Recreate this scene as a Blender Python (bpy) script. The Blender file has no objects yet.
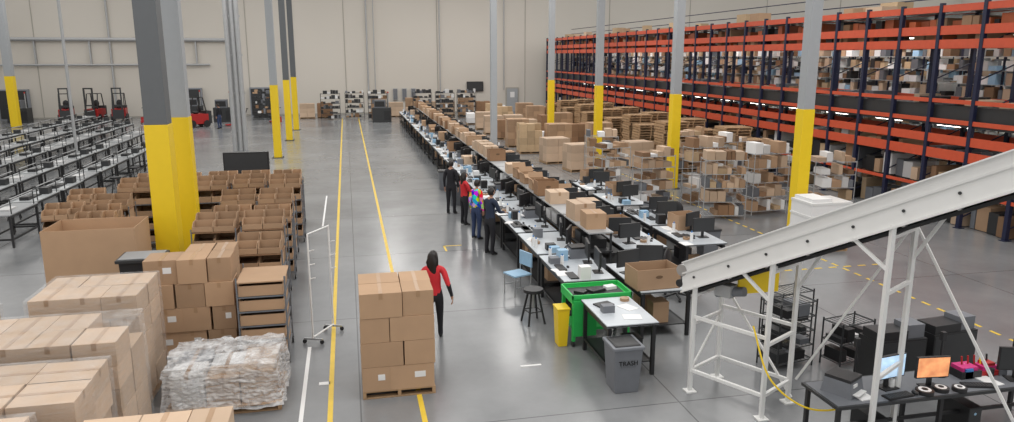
import bpy, math, random
from mathutils import Vector, Matrix, noise
random.seed(7)
R=random.uniform
sc=bpy.context.scene
sc.view_settings.view_transform='Standard'
sc.view_settings.look='None'

# ---------------- materials ----------------
def mat(name,col,rough=.6,metal=0,var=.12,scale=6,bump=0,emit=0,spec=.5):
    m=bpy.data.materials.new(name); m.use_nodes=True
    nt=m.node_tree; N=nt.nodes; L=nt.links
    b=N['Principled BSDF']
    b.inputs['Roughness'].default_value=rough; b.inputs['Metallic'].default_value=metal
    b.inputs['Specular IOR Level'].default_value=spec
    at=N.new('ShaderNodeAttribute'); at.attribute_name='tone'
    tc=N.new('ShaderNodeTexCoord'); no=N.new('ShaderNodeTexNoise'); no.inputs['Scale'].default_value=scale
    no.inputs['Detail'].default_value=4
    L.new(tc.outputs['Object'],no.inputs['Vector'])
    mr=N.new('ShaderNodeMapRange'); mr.inputs['To Min'].default_value=1-var; mr.inputs['To Max'].default_value=1+var
    L.new(no.outputs['Fac'],mr.inputs['Value'])
    mu=N.new('ShaderNodeMath'); mu.operation='MULTIPLY'
    L.new(at.outputs['Fac'],mu.inputs[0]); L.new(mr.outputs[0],mu.inputs[1])
    vs=N.new('ShaderNodeVectorMath'); vs.operation='SCALE'; vs.inputs[0].default_value=col
    L.new(mu.outputs[0],vs.inputs['Scale']); L.new(vs.outputs[0],b.inputs['Base Color'])
    if emit:
        L.new(vs.outputs[0],b.inputs['Emission Color']); b.inputs['Emission Strength'].default_value=emit
    if bump:
        bp=N.new('ShaderNodeBump'); bp.inputs['Strength'].default_value=bump; bp.inputs['Distance'].default_value=.02
        L.new(no.outputs['Fac'],bp.inputs['Height']); L.new(bp.outputs[0],b.inputs['Normal'])
    return m
CARD=mat('cardboard',(.44,.285,.175),.8,var=.1,scale=3)
CARDL=mat('cardboard_light',(.56,.41,.29),.7,var=.1,scale=3)
CARDD=mat('cardboard_dark',(.27,.155,.085),.85,var=.12,scale=3)
TAPE=mat('packing_tape',(.37,.23,.13),.35)
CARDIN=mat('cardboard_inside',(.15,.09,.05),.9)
WOOD=mat('pallet_wood',(.42,.27,.15),.85,var=.3,scale=8)
WHITE=mat('white_paint',(.78,.78,.77),.35,var=.04)
BELT=mat('black_belt',(.02,.02,.022),.6)
BLACK=mat('black_plastic',(.018,.018,.02),.45)
DARK=mat('dark_metal',(.045,.047,.05),.45,metal=.3)
GREY=mat('grey_plastic',(.16,.17,.19),.5)
STEEL=mat('steel',(.5,.51,.52),.35,metal=.7)
GALV=mat('galvanised',(.42,.43,.44),.5,metal=.2)
COLG=mat('column_grey',(.36,.38,.40),.55,var=.05)
COLD=mat('column_dark_grey',(.12,.13,.14),.55,var=.05)
YEL=mat('safety_yellow',(.87,.61,.015),.45,var=.04)
TYEL=mat('tape_yellow',(.75,.52,.05),.45,var=.15)
TOP=mat('table_top',(.52,.56,.60),.3,var=.08)
TOPG=mat('table_top_grey',(.26,.27,.28),.4,var=.08)
TOPM=mat('table_top_mid',(.40,.42,.43),.4,var=.08)
NAVY=mat('navy_steel',(.010,.014,.045),.45)
ORG=mat('orange_steel',(.58,.085,.035),.45)
OBIN=mat('orange_bin',(.50,.12,.04),.5)
RED=mat('red_paint',(.42,.02,.02),.45)
GREEN=mat('lime_green',(.03,.50,.10),.45)
BLUE=mat('blue_plastic',(.05,.22,.55),.45)
LBLUE=mat('pale_blue',(.3,.48,.65),.5)
PAPER=mat('paper',(.8,.8,.8),.7,var=.03)
TAN=mat('tan_goods',(.5,.36,.22),.8)
PINK=mat('magenta_plastic',(.6,.03,.2),.5)
LAMP=mat('lamp_tube',(1,.97,.9),.5,emit=9)
SCR=mat('screen_glow',(.45,.62,.8),.3,var=.6,scale=9,emit=.7)
SCR2=mat('screen_glow_warm',(.85,.35,.15),.3,var=.9,scale=7,emit=.6)
SKIN=mat('skin',(.45,.25,.17),.5,var=.04)
HAIR=mat('hair',(.012,.009,.008),.4)
JEAN=mat('denim',(.03,.05,.12),.8)
BCL=mat('black_cloth',(.015,.015,.02),.85)
NCL=mat('navy_cloth',(.02,.03,.06),.85)
RCL=mat('red_cloth',(.58,.02,.03),.7)
LIP=mat('lips',(.35,.08,.07),.5); EYW=mat('eye_white',(.8,.8,.8),.3)

def tie():
    m=mat('tie_dye_cloth',(.5,.5,.5),.8)
    N=m.node_tree.nodes; L=m.node_tree.links
    v=N.new('ShaderNodeTexVoronoi'); v.inputs['Scale'].default_value=9
    tc=N.new('ShaderNodeTexCoord'); L.new(tc.outputs['Object'],v.inputs['Vector'])
    h=N.new('ShaderNodeHueSaturation'); h.inputs['Saturation'].default_value=1.6
    L.new(v.outputs['Color'],h.inputs['Color']); L.new(h.outputs[0],N['Principled BSDF'].inputs['Base Color'])
    return m
TIE=tie()
def film(name,op,bs,col=(.8,.8,.8,1),lo=.5,hi=1.6):
    m=bpy.data.materials.new(name); m.use_nodes=True
    N=m.node_tree.nodes; L=m.node_tree.links
    b=N['Principled BSDF']; b.inputs['Base Color'].default_value=col; b.inputs['Roughness'].default_value=.22
    tr=N.new('ShaderNodeBsdfTransparent'); mx=N.new('ShaderNodeMixShader')
    tc=N.new('ShaderNodeTexCoord'); mp=N.new('ShaderNodeMapping'); mp.inputs['Scale'].default_value=(2,2,9)
    no=N.new('ShaderNodeTexNoise'); no.inputs['Scale'].default_value=2.5; no.inputs['Detail'].default_value=6
    L.new(tc.outputs['Object'],mp.inputs[0]); L.new(mp.outputs[0],no.inputs['Vector'])
    bp=N.new('ShaderNodeBump'); bp.inputs['Strength'].default_value=bs; bp.inputs['Distance'].default_value=.05
    L.new(no.outputs['Fac'],bp.inputs['Height']); L.new(bp.outputs[0],b.inputs['Normal'])
    mr=N.new('ShaderNodeMapRange'); mr.inputs['From Min'].default_value=.35; mr.inputs['From Max'].default_value=.7
    mr.inputs['To Min'].default_value=op*lo; mr.inputs['To Max'].default_value=min(1,op*hi)
    L.new(no.outputs['Fac'],mr.inputs[0]); L.new(mr.outputs[0],mx.inputs[0])
    L.new(tr.outputs[0],mx.inputs[1]); L.new(b.outputs[0],mx.inputs[2])
    L.new(mx.outputs[0],N['Material Output'].inputs['Surface'])
    return m
FILM=film('stretch_film',.15,.5); FILM2=film('bubble_film',.42,1.0,(.85,.86,.88,1),.4,1.7)

def floormat():
    m=bpy.data.materials.new('polished_concrete'); m.use_nodes=True
    N=m.node_tree.nodes; L=m.node_tree.links; b=N['Principled BSDF']
    b.inputs['Specular IOR Level'].default_value=.7
    tc=N.new('ShaderNodeTexCoord')
    n1=N.new('ShaderNodeTexNoise'); n1.inputs['Scale'].default_value=.35; n1.inputs['Detail'].default_value=8; n1.inputs['Roughness'].default_value=.65
    L.new(tc.outputs['Object'],n1.inputs['Vector'])
    cr=N.new('ShaderNodeValToRGB'); cr.color_ramp.elements[0].position=.3; cr.color_ramp.elements[1].position=.72
    cr.color_ramp.elements[0].color=(.175,.182,.19,1); cr.color_ramp.elements[1].color=(.275,.282,.29,1)
    L.new(n1.outputs['Fac'],cr.inputs[0])
    br=N.new('ShaderNodeTexBrick'); br.offset=0; br.inputs['Scale'].default_value=1
    br.inputs['Brick Width'].default_value=4.6; br.inputs['Row Height'].default_value=4.6
    br.inputs['Mortar Size'].default_value=.012; br.inputs['Color1'].default_value=(1,1,1,1); br.inputs['Color2'].default_value=(.93,.93,.93,1)
    br.inputs['Mortar'].default_value=(.45,.45,.45,1)
    L.new(tc.outputs['Object'],br.inputs['Vector'])
    mx=N.new('ShaderNodeMix'); mx.data_type='RGBA'; mx.blend_type='MULTIPLY'; mx.inputs[0].default_value=1
    L.new(cr.outputs[0],mx.inputs[6]); L.new(br.outputs['Color'],mx.inputs[7]); L.new(mx.outputs[2],b.inputs['Base Color'])
    mr=N.new('ShaderNodeMapRange'); mr.inputs['To Min'].default_value=.10; mr.inputs['To Max'].default_value=.34
    L.new(n1.outputs['Fac'],mr.inputs[0]); L.new(mr.outputs[0],b.inputs['Roughness'])
    return m
def wallmat():
    m=bpy.data.materials.new('wall_paint'); m.use_nodes=True
    N=m.node_tree.nodes; L=m.node_tree.links; b=N['Principled BSDF']; b.inputs['Roughness'].default_value=.7
    tc=N.new('ShaderNodeTexCoord'); n1=N.new('ShaderNodeTexNoise'); n1.inputs['Scale'].default_value=.15
    L.new(tc.outputs['Object'],n1.inputs['Vector'])
    cr=N.new('ShaderNodeValToRGB'); cr.color_ramp.elements[0].color=(.57,.535,.48,1); cr.color_ramp.elements[1].color=(.65,.615,.56,1)
    L.new(n1.outputs['Fac'],cr.inputs[0]); L.new(cr.outputs[0],b.inputs['Base Color'])
    return m

# ---------------- mesh kit ----------------
class K:
    def __init__(s): s.v=[];s.f=[];s.m=[];s.t=[];s.s=[];s.mats=[]
    def mi(s,m):
        if m not in s.mats: s.mats.append(m)
        return s.mats.index(m)
    def add(s,vs,fs,m,tone=1,smooth=False):
        o=len(s.v); i=s.mi(m)
        s.v+= [tuple(p) for p in vs]
        for f in fs: s.f.append([a+o for a in f]); s.m.append(i); s.t.append(tone); s.s.append(smooth)
    def box(s,c,d,m,tone=1,rz=0,rx=0,ry=0):
        M=Matrix.Translation(c)@Matrix.Rotation(rz,4,'Z')@Matrix.Rotation(rx,4,'X')@Matrix.Rotation(ry,4,'Y')
        vs=[M@Vector((x*d[0]/2,y*d[1]/2,z*d[2]/2)) for x in(-1,1) for y in(-1,1) for z in(-1,1)]
        s.add(vs,[(0,1,3,2),(4,6,7,5),(0,4,5,1),(2,3,7,6),(0,2,6,4),(1,5,7,3)],m,tone)
    def b0(s,x0,x1,y0,y1,z0,z1,m,tone=1): s.box(((x0+x1)/2,(y0+y1)/2,(z0+z1)/2),(x1-x0,y1-y0,z1-z0),m,tone)
    def beam(s,p,q,w,h,m,tone=1):
        p=Vector(p);q=Vector(q);d=(q-p).normalized()
        up=Vector((0,0,1)) if abs(d.z)<.95 else Vector((0,1,0))
        a=d.cross(up).normalized(); b=a.cross(d).normalized()
        vs=[e+a*i*w/2+b*j*h/2 for e in(p,q) for i,j in((-1,-1),(1,-1),(1,1),(-1,1))]
        s.add(vs,[(3,2,1,0),(4,5,6,7),(0,1,5,4),(1,2,6,5),(2,3,7,6),(3,0,4,7)],m,tone)
    def rod(s,p,q,r,m,seg=8,r2=None,tone=1):
        p=Vector(p);q=Vector(q);d=(q-p).normalized(); r2=r if r2 is None else r2
        up=Vector((0,0,1)) if abs(d.z)<.95 else Vector((0,1,0))
        a=d.cross(up).normalized(); b=a.cross(d).normalized()
        vs=[]
        for e,rr in((p,r),(q,r2)):
            for i in range(seg):
                t=2*math.pi*i/seg; vs.append(e+a*math.cos(t)*rr+b*math.sin(t)*rr)
        fs=[(i,(i+1)%seg,seg+(i+1)%seg,seg+i) for i in range(seg)]
        s.add(vs,fs,m,tone,True); s.add(vs[:seg],[tuple(range(seg))[::-1]],m,tone); s.add(vs[seg:],[tuple(range(seg))],m,tone)
    def path(s,pts,r,m,seg=6):
        for a,b in zip(pts,pts[1:]): s.rod(a,b,r,m,seg)
    def ell(s,c,r,m,M=None,nu=16,nv=10,keep=None,fn=None,tone=1):
        vs=[];fs=[]
        for j in range(nv+1):
            ph=math.pi*j/nv
            for i in range(nu):
                t=2*math.pi*i/nu
                u=Vector((math.sin(ph)*math.cos(t),math.sin(ph)*math.sin(t),math.cos(ph)))
                p=Vector((u.x*r[0],u.y*r[1],u.z*r[2]))
                if fn: p=fn(u,p)
                p=p+Vector(c)
                if M: p=M@p
                vs.append(p)
        for j in range(nv):
            for i in range(nu):
                if keep:
                    ph=math.pi*(j+.5)/nv;t=2*math.pi*(i+.5)/nu
                    if not keep(Vector((math.sin(ph)*math.cos(t),math.sin(ph)*math.sin(t),math.cos(ph)))): continue
                fs.append((j*nu+i,(j+1)*nu+i,(j+1)*nu+(i+1)%nu,j*nu+(i+1)%nu))
        s.add(vs,fs,m,tone,True)
    def frustum(s,c,w0,d0,w1,d1,h,m,tone=1):
        x,y,z=c
        vs=[(x+i*w0/2,y+j*d0/2,z) for i,j in((-1,-1),(1,-1),(1,1),(-1,1))]+[(x+i*w1/2,y+j*d1/2,z+h) for i,j in((-1,-1),(1,-1),(1,1),(-1,1))]
        s.add(vs,[(3,2,1,0),(4,5,6,7),(0,1,5,4),(1,2,6,5),(2,3,7,6),(3,0,4,7)],m,tone)
    def mesh(s,name):
        me=bpy.data.meshes.new(name); me.from_pydata(s.v,[],s.f)
        for m in s.mats: me.materials.append(m)
        me.polygons.foreach_set('material_index',s.m); me.polygons.foreach_set('use_smooth',s.s)
        a=me.attributes.new('tone','FLOAT','FACE'); a.data.foreach_set('value',s.t)
        me.update(); return me
    def build(s,name,loc=(0,0,0),rz=0,bevel=0):
        return put(s.mesh(name),name,loc,rz,bevel)
def put(me,name,loc=(0,0,0),rz=0,bevel=0,parent=None):
    o=bpy.data.objects.new(name,me); o.location=loc; o.rotation_euler=(0,0,rz)
    sc.collection.objects.link(o)
    if bevel:
        b=o.modifiers.new('bevel','BEVEL'); b.width=bevel; b.segments=2; b.limit_method='ANGLE'
    if parent: o.parent=parent
    return o

# ---------------- camera ----------------
cam=bpy.data.cameras.new('camera'); co=bpy.data.objects.new('camera',cam); sc.collection.objects.link(co)
cam.sensor_width=36; cam.lens=730/1014*36; cam.clip_end=300
p=math.atan(155/730); co.location=(0,0,5); co.rotation_euler=(math.pi/2-p,0,-math.radians(12.25)); sc.camera=co

# ---------------- shell ----------------
k=K(); k.b0(-34,62,-6,66,-.2,0,floormat()); k.build('floor')
W=wallmat()
k=K(); k.b0(-34,62,66,66.3,0,12.5,W)
k.build('wall_back')
k=K(); k.b0(-34.3,-34,-6,66.3,0,12.5,W); k.build('wall_left')
k=K(); k.b0(62,62.3,-6,66.3,0,12.5,W); k.build('wall_right')
JN=mat('wall_joint',(.38,.36,.32),.8)
k=K()
for x in range(-32,60,8): k.b0(x-.03,x+.03,65.97,66.0,0,12.5,JN)
k.b0(-34,62,65.95,66,0,.12,JN); k.build('trim_1')
k=K()
for x,z0,r in((-4.5,3,.05),(1.9,1.2,.07),(2.5,1.2,.04),(8.2,1.5,.05),(14,2,.05),(-18.5,1,.08)): k.rod((x,65.8,z0),(x,65.8,12.3),r,GALV)
for z,r,x1 in((6.3,.15,-9),(4.3,.08,-11)): k.rod((-33,65.75,z),(x1,65.75,z),r,GALV)
for x in range(-32,-9,4): k.b0(x-.05,x+.05,65.7,65.97,4.2,6.4,GALV)
k.build('wall_conduit')
k=K(); k.b0(14.2,15.4,65.88,65.95,0,2.2,JN); k.b0(14.3,15.3,65.84,65.88,.02,2.1,COLG); k.rod((15.2,65.82,1),(15.2,65.82,1.15),.03,STEEL); k.b0(14.6,15.0,65.82,65.84,1.3,1.8,PAPER); k.build('door_1')
k=K(); k.b0(10.6,12.1,65.8,65.95,1.9,2.75,BLACK); k.b0(10.65,12.05,65.78,65.8,1.95,2.7,DARK); k.build('wall_television')
k=K()
for x in(4,4.8,5.6): k.b0(x,x+.4,65.8,65.95,1.2,2.2,GALV); k.b0(x+.03,x+.37,65.77,65.8,1.25,2.15,GREY)
k.build('electrical_panel')
k=K()
for x in(-27,-14,-8): k.b0(x,x+2.2,65.5,65.9,0,2.4,GREY,1.6); k.b0(x+.1,x+1,65.46,65.5,.1,2.3,DARK); k.b0(x+1.2,x+2.1,65.46,65.5,.1,2.3,DARK)
k.build('wall_cabinet')

# floor markings
k=K()
def line(x,y0,y1,w=.075,m=TYEL): k.b0(x-w/2,x+w/2,y0,y1,0,.004,m)
line(-.43,3,62); line(.87,3,62)
k.build('floor_tape_yellow')
k=K()
y=2
while y<60: line(11.5,y,y+.22,.06); y+=.42
y=9.6
while y<12.5: k.b0(y,y+.2,14.9,14.96,0,.004,TYEL); y+=.4
k.build('floor_tape_dashed')
k=K(); k.b0(-.86,-.80,5,12.5,0,.004,PAPER); k.b0(-.62,-.45,10.9,11.0,0,.004,PAPER); k.b0(2.6,2.95,10.9,10.95,0,.004,PAPER)
k.b0(-.9,-.85,22,27,0,.004,PAPER);k.build('floor_tape_white')
k=K(); k.b0(2.35,2.85,18.9,18.95,0,.004,TYEL); k.b0(2.35,2.4,18.4,18.95,0,.004,TYEL); k.build('floor_corner_mark')

# ---------------- columns ----------------
def column(x,y,w,top=YEL,g=COLG,yh=3.6):
    k=K()
    if yh: k.b0(x-w/2-.012,x+w/2+.012,y-w/2-.012,y+w/2+.012,0,yh,YEL)
    k.b0(x-w/2,x+w/2,y-w/2,y+w/2,yh,12.3,g)
    if w>.3:
        k.b0(x-w/2-.1,x+w/2+.1,y-w/2-.1,y+w/2+.1,0,.03,DARK)
        for i in(-1,1):
            for j in(-1,1): k.rod((x+i*(w/2+.05),y+j*(w/2+.05),.03),(x+i*(w/2+.05),y+j*(w/2+.05),.08),.02,STEEL)
    k.build('building_column',bevel=.015)
for x,y in((12.1,17.7),(12.1,25.8),(12,34.2),(12,42.8)): column(x,y,.32)
column(-3.9,16.6,.44,g=COLD); column(-3.83,18.5,.36)
for y,g in((38.1,COLG),(46,COLD),(52.5,COLD)): column(-3.5,y,.34,g=g)
column(-23.3,58.9,.5)
column(5.6,28.25,.24,yh=0)
k=K()
for i,(dx,dy) in enumerate(((0,0),(.3,.05),(.55,0),(.15,.4))): k.rod((-6.0+dx,41.5+dy,0),(-6.0+dx,41.5+dy,12),.12,GALV,10)
for z in(1,3,5,7,9): k.b0(-6.15,-5.3,41.6,41.66,z,z+.1,STEEL)
k.build('conduit_riser')
k=K(); k.rod((-12.3,37,0),(-12.3,37,12),.07,GALV); k.b0(-12.45,-12.15,36.85,37.15,0,.03,DARK); k.build('conduit_drop')
k=K(); k.rod((-11.3,48,5.5),(-11.3,48,12),.08,GALV); k.rod((-11.3,48,5.5),(-11.3,48,5.3),.14,GREY);k.rod((-11.3,48,0),(-11.3,48,5.5),.03,GALV); k.build('conduit_drop')

# ---------------- cartons, pallets ----------------
def carton(k,x0,y0,z0,sx,sy,sz,m=CARD,tone=None,tape=True,alongx=None,label=False):
    t=R(.82,1.15) if tone is None else tone
    k.b0(x0,x0+sx,y0,y0+sy,z0,z0+sz,m,t)
    if tape:
        ax=sx>sy if alongx is None else alongx
        e=.003;w=.028
        if ax:
            yc=y0+sy/2; k.b0(x0,x0+sx,yc-w,yc+w,z0+sz,z0+sz+e,TAPE,t*1.1)
            for xx in(x0-e,x0+sx): k.b0(xx,xx+e,yc-w,yc+w,z0+sz-.09,z0+sz,TAPE,t)
        else:
            xc=x0+sx/2; k.b0(xc-w,xc+w,y0,y0+sy,z0+sz,z0+sz+e,TAPE,t*1.1)
            for yy in(y0-e,y0+sy): k.b0(xc-w,xc+w,yy,yy+e,z0+sz-.09,z0+sz,TAPE,t)
    if label: k.b0(x0+sx*.55,x0+sx*.8,y0-.003,y0,z0+sz*.45,z0+sz*.7,PAPER)
def opencarton(k,x0,y0,z0,sx,sy,sz,m=CARD,flaps=True):
    t=.012; tn=R(.85,1.15)
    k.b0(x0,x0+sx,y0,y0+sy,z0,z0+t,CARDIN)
    k.b0(x0,x0+t,y0,y0+sy,z0,z0+sz,m,tn);k.b0(x0+sx-t,x0+sx,y0,y0+sy,z0,z0+sz,m,tn)
    k.b0(x0+t,x0+sx-t,y0,y0+t,z0,z0+sz,m,tn);k.b0(x0+t,x0+sx-t,y0+sy-t,y0+sy,z0,z0+sz,m,tn)
    if flaps:
        f=min(sx,sy)*.42;a=.75
        k.add([(x0,y0,z0+sz),(x0+sx,y0,z0+sz),(x0+sx,y0-f*a,z0+sz-f*.5),(x0,y0-f*a,z0+sz-f*.5)],[(0,1,2,3)],m,tn)
        k.add([(x0,y0+sy,z0+sz),(x0+sx,y0+sy,z0+sz),(x0+sx,y0+sy+f*.5,z0+sz+f*a),(x0,y0+sy+f*.5,z0+sz+f*a)],[(0,1,2,3)],m,tn*.9)
        k.add([(x0,y0,z0+sz),(x0,y0+sy,z0+sz),(x0-f*.8,y0+sy,z0+sz+f*.4),(x0-f*.8,y0,z0+sz+f*.4)],[(0,1,2,3)],m,tn)
        k.add([(x0+sx,y0,z0+sz),(x0+sx,y0+sy,z0+sz),(x0+sx+f*.8,y0+sy,z0+sz-f*.2),(x0+sx+f*.8,y0,z0+sz-f*.2)],[(0,1,2,3)],m,tn)
def bin_(k,x0,y0,z0,sx,sy,sz,m=CARD):
    opencarton(k,x0,y0,z0,sx,sy,sz,m,False)
    cx=x0+sx/2; cz=z0+sz*.62; n=14
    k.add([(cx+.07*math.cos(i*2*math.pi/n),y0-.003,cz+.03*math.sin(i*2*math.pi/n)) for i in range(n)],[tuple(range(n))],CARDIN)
def pallet(k,x0,y0,z0,sx,sy):
    for i in range(3):
        xx=x0+i*(sx-.05)/2; k.b0(xx,xx+.05,y0,y0+sy,z0+.02,z0+.1,WOOD)
    n=7
    for i in range(n):
        yy=y0+i*(sy-.1)/(n-1); k.b0(x0,x0+sx,yy,yy+.1,z0+.1,z0+.12,WOOD,R(.8,1.2))
    for i in range(3):
        yy=y0+i*(sy-.1)/2; k.b0(x0,x0+sx,yy,yy+.1,z0,z0+.02,WOOD,.8)
def stack(name,x0,y0,sx,sy,nx,ny,nz,bh,m=CARD,wrap=False,jit=.012,alt=True,label=.1,bev=.008,topmiss=()):
    k=K(); pallet(k,0,0,0,sx,sy)
    for c in range(nz):
        a,b=nx,ny
        off=(.08 if (c%2 and alt) else 0)
        cuts=[0]+[ (i/a)*sx+off for i in range(1,a)]+[sx]
        for i in range(a):
            for j in range(b):
                if c==nz-1 and (i,j) in topmiss: continue
                j1=R(-jit,jit);j2=R(-jit,jit)
                carton(k,cuts[i]+.004+j1,j*sy/b+.004+j2,.12+c*bh,cuts[i+1]-cuts[i]-.008,sy/b-.008,bh-.004,m,label=(random.random()<label and j==0))
    if wrap:
        e=.03; k.b0(-e,sx+e,-e,sy+e,.05,.12+nz*bh+.015,FILM)
    return k.build(name,(x0,y0,0),bevel=bev)
# central pallet
k=K(); pallet(k,0,0,0,1.08,1.05)
for c in range(4):
    z=.12+c*.38
    for (a,b,y0,y1) in ([(0,.62,0,.52),(.62,1.08,0,.52),(0,.62,.52,1.05),(.62,1.08,.52,1.05)] if c==3 else [(0,.42,0,.52),(.42,1.08,0,.52),(0,.42,.52,1.05),(.42,1.08,.52,1.05)] if c!=1 else [(0,.62,0,.55),(.62,1.08,0,.55),(0,.62,.55,1.05),(.62,1.08,.55,1.05)]):
        j=R(-.012,.012); carton(k,a+.004+j,y0+.004+R(-.01,.01),z,b-a-.008,y1-y0-.008,.375,CARD,R(.95,1.15),label=random.random()<.2,alongx=(c<3))
k.build('pallet_of_cartons',(.04,10.25,0),bevel=.01)
# left foreground
stack('wrapped_pallet_of_cartons',-4.4,10.65,1.4,1.15,3,2,5,.32,CARDL,True)
stack('wrapped_pallet_of_cartons',-4.8,9.05,1.95,1.15,4,2,5,.305,CARDL,True,topmiss=((3,1),(0,0)))
stack('wrapped_pallet_of_cartons',-4.75,7.6,1.9,1.15,3,2,5,.29,CARDL,True,jit=.02)
stack('wrapped_pallet_of_cartons',-4.9,6.2,1.75,1.2,4,3,5,.29,CARDL,True)
stack('wrapped_pallet_of_cartons',-6.5,10.3,1.4,1.2,3,2,4,.33,CARDL,True)
stack('wrapped_pallet_of_cartons',-6.9,8.6,1.4,1.2,3,2,4,.33,CARDL,True)
stack('pallet_of_cartons',-2.75,6.45,1.45,1.1,3,2,4,.32,CARDL,False)
stack('pallet_of_cartons',-3.35,12.3,1.36,1.1,3,2,4,.41,CARD,False,.025,label=.3,topmiss=((0,1),))
# gaylord
k=K(); pallet(k,0,0,0,1.65,1.1); opencarton(k,0,0,.12,1.65,1.1,1.62,CARD,False)
for i in range(3): carton(k,.08+i*.51,.1,1.0,.45,.85,.3)
k.b0(-.004,0,.0,1.1,.5,.52,TAPE); k.build('gaylord_box',(-5.8,15.0,0),bevel=.008)
# black bin with table
k=K(); k.frustum((0,0,.1),.62,.5,.7,.58,1.2,BLACK); k.b0(-.4,.4,-.33,.33,1.3,1.36,DARK); k.b0(-.36,.36,-.29,.29,1.36,1.375,TOPG)
for i in(-1,1):
    for j in(-1,1): k.rod((i*.25-.02,j*.2,.05),(i*.25+.02,j*.2,.05),.05,BLACK)
k.build('black_bin_cart',(-3.85,14.3,0),bevel=.01)
# plastic wrapped pallet
def crumpled():
    k=K(); pallet(k,-.78,-.52,0,1.56,1.08)
    for i in range(3):
        for j in range(2): carton(k,-.7+i*.47,-.46+j*.48,.12,.45,.46,(.5,.42,.47)[i],random.choice([PAPER,CARDL,GREY]),tone=.8)
    import bmesh
    bm=bmesh.new(); bmesh.ops.create_cube(bm,size=1)
    bmesh.ops.subdivide_edges(bm,edges=bm.edges[:],cuts=35,use_grid_fill=True)
    vs=[]
    for v in bm.verts:
        p=v.co.copy(); flare=1+.10*(.5-p.z)**2
        q=Vector((p.x*1.5*flare,p.y*1.06*flare,p.z*.62+.42))
        w_=Vector((q.x,q.y,q.z*.5))
        n=noise.noise(w_*2.2)*.05+abs(noise.noise(w_*6))*.07+abs(noise.noise(q*13))*.035+noise.noise(q*24)*.014
        a=max(abs(p.x),abs(p.y),abs(p.z))
        d=Vector((p.x if abs(p.x)>.44 else 0,p.y if abs(p.y)>.44 else 0,p.z if abs(p.z)>.44 else 0)).normalized(); q+=d*n
        q.z=max(q.z,.09+.03*noise.noise(q*5)); vs.append(q)
    bm.verts.index_update()
    fs=[[v.index for v in f.verts] for f in bm.faces]
    k.add(vs,fs,FILM2,1,False); bm.free()
    k.build('plastic_wrapped_pallet',(-1.9,10.72,0))
crumpled()

# tote cart
def totecart(n,sh,w=.85,d=.62,H=1.65,top=True,lo=.55,tr=(.8,1.15)):
    k=K()
    for i in(-1,1):
        for j in(-1,1):
            k.rod((i*w/2,j*d/2,.12),(i*w/2,j*d/2,H),.014,GREY); k.rod((i*w/2-.015,j*d/2,.06),(i*w/2+.015,j*d/2,.06),.06,BLACK,12); k.rod((i*w/2,j*d/2,.06),(i*w/2,j*d/2,.14),.012,STEEL)
    def tote(x0,bw,y0,y1,z,h,tn):
        t=.01
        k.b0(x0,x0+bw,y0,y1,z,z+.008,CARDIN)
        k.b0(x0,x0+bw,y1-t,y1,z,z+h,CARD,tn)
        k.b0(x0,x0+bw,y0,y0+t,z,z+h*lo,CARD,tn)
        for xs in(x0,x0+bw-t):
            c=y0+(y1-y0)*.4
            k.add([(xs,y0,z),(xs,y1,z),(xs,y1,z+h),(xs,c,z+h),(xs,y0,z+h*lo),(xs+t,y0,z),(xs+t,y1,z),(xs+t,y1,z+h),(xs+t,c,z+h),(xs+t,y0,z+h*lo)],
                  [(0,1,2,3,4),(9,8,7,6,5),(2,7,8,3),(3,8,9,4)],CARD,tn)
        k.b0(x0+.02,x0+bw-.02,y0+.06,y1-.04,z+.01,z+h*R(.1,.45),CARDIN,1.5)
    for s in range(sh):
        z=.16+s*(H-.25)/sh
        k.b0(-w/2,w/2,-d/2,d/2,z,z+.02,GREY)
        for b in range(n):
            tote(-w/2+.02+b*(w-.04)/n,(w-.04)/n-.012,-d/2+.02,d/2-.02,z+.02,(H-.25)/sh*.86,R(*tr))
    z=.16+(H-.25); k.b0(-w/2,w/2,-d/2,d/2,z,z+.02,CARD if not top else CARDD)
    if top:
        for b in range(n):
            tote(-w/2+.02+b*(w-.04)/n,(w-.04)/n-.012,-d/2+.02,0,z+.02,.2,R(*tr)); tote(-w/2+.02+b*(w-.04)/n,(w-.04)/n-.012,0.01,d/2-.02,z+.02,.3,R(*tr))
    return k.mesh('tote_cart')
TC=[totecart(2,4,H=1.5),totecart(3,4,H=1.42),totecart(2,4,H=1.6)]
nt=totecart(1,5,.75,.9,1.5,False,.85,(1.0,1.15)); put(nt,'tote_cart',(-1.5,12.35,0))
for r,y in enumerate((14.0,15.5,17.1,18.8,20.6,22.5)):
    for c in range(5):
        x=-1.75-c*.94-(r%2)*.08
        if y<14.5 and c>0: continue
        if x< -2.9 and y<16: continue
        if x<-4.2 and y<17: continue
        if -4.75<x<-3.0 and 15.5<y<19.2: continue
        put(TC[(r*5+c*3)%3],'tote_cart',(x+R(-.04,.04),y+R(-.12,.12),0),R(-.05,.05))
for x,y in((-5.6,17.9),(-6.5,18.3),(-6.6,20.2)): put(TC[1],'tote_cart',(x,y,0),.1)
# black display cart
k=K(); k.b0(-.75,.75,-.12,.12,1.0,1.75,BLACK); k.b0(-.7,.7,-.13,-.12,1.05,1.7,DARK); k.rod((-.3,0,.08),(-.3,0,1),.03,BLACK);k.rod((.3,0,.08),(.3,0,1),.03,BLACK); k.b0(-.6,.6,-.3,.3,.04,.1,BLACK);k.build('display_cart',(-3.5,26.5,0))
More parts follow.
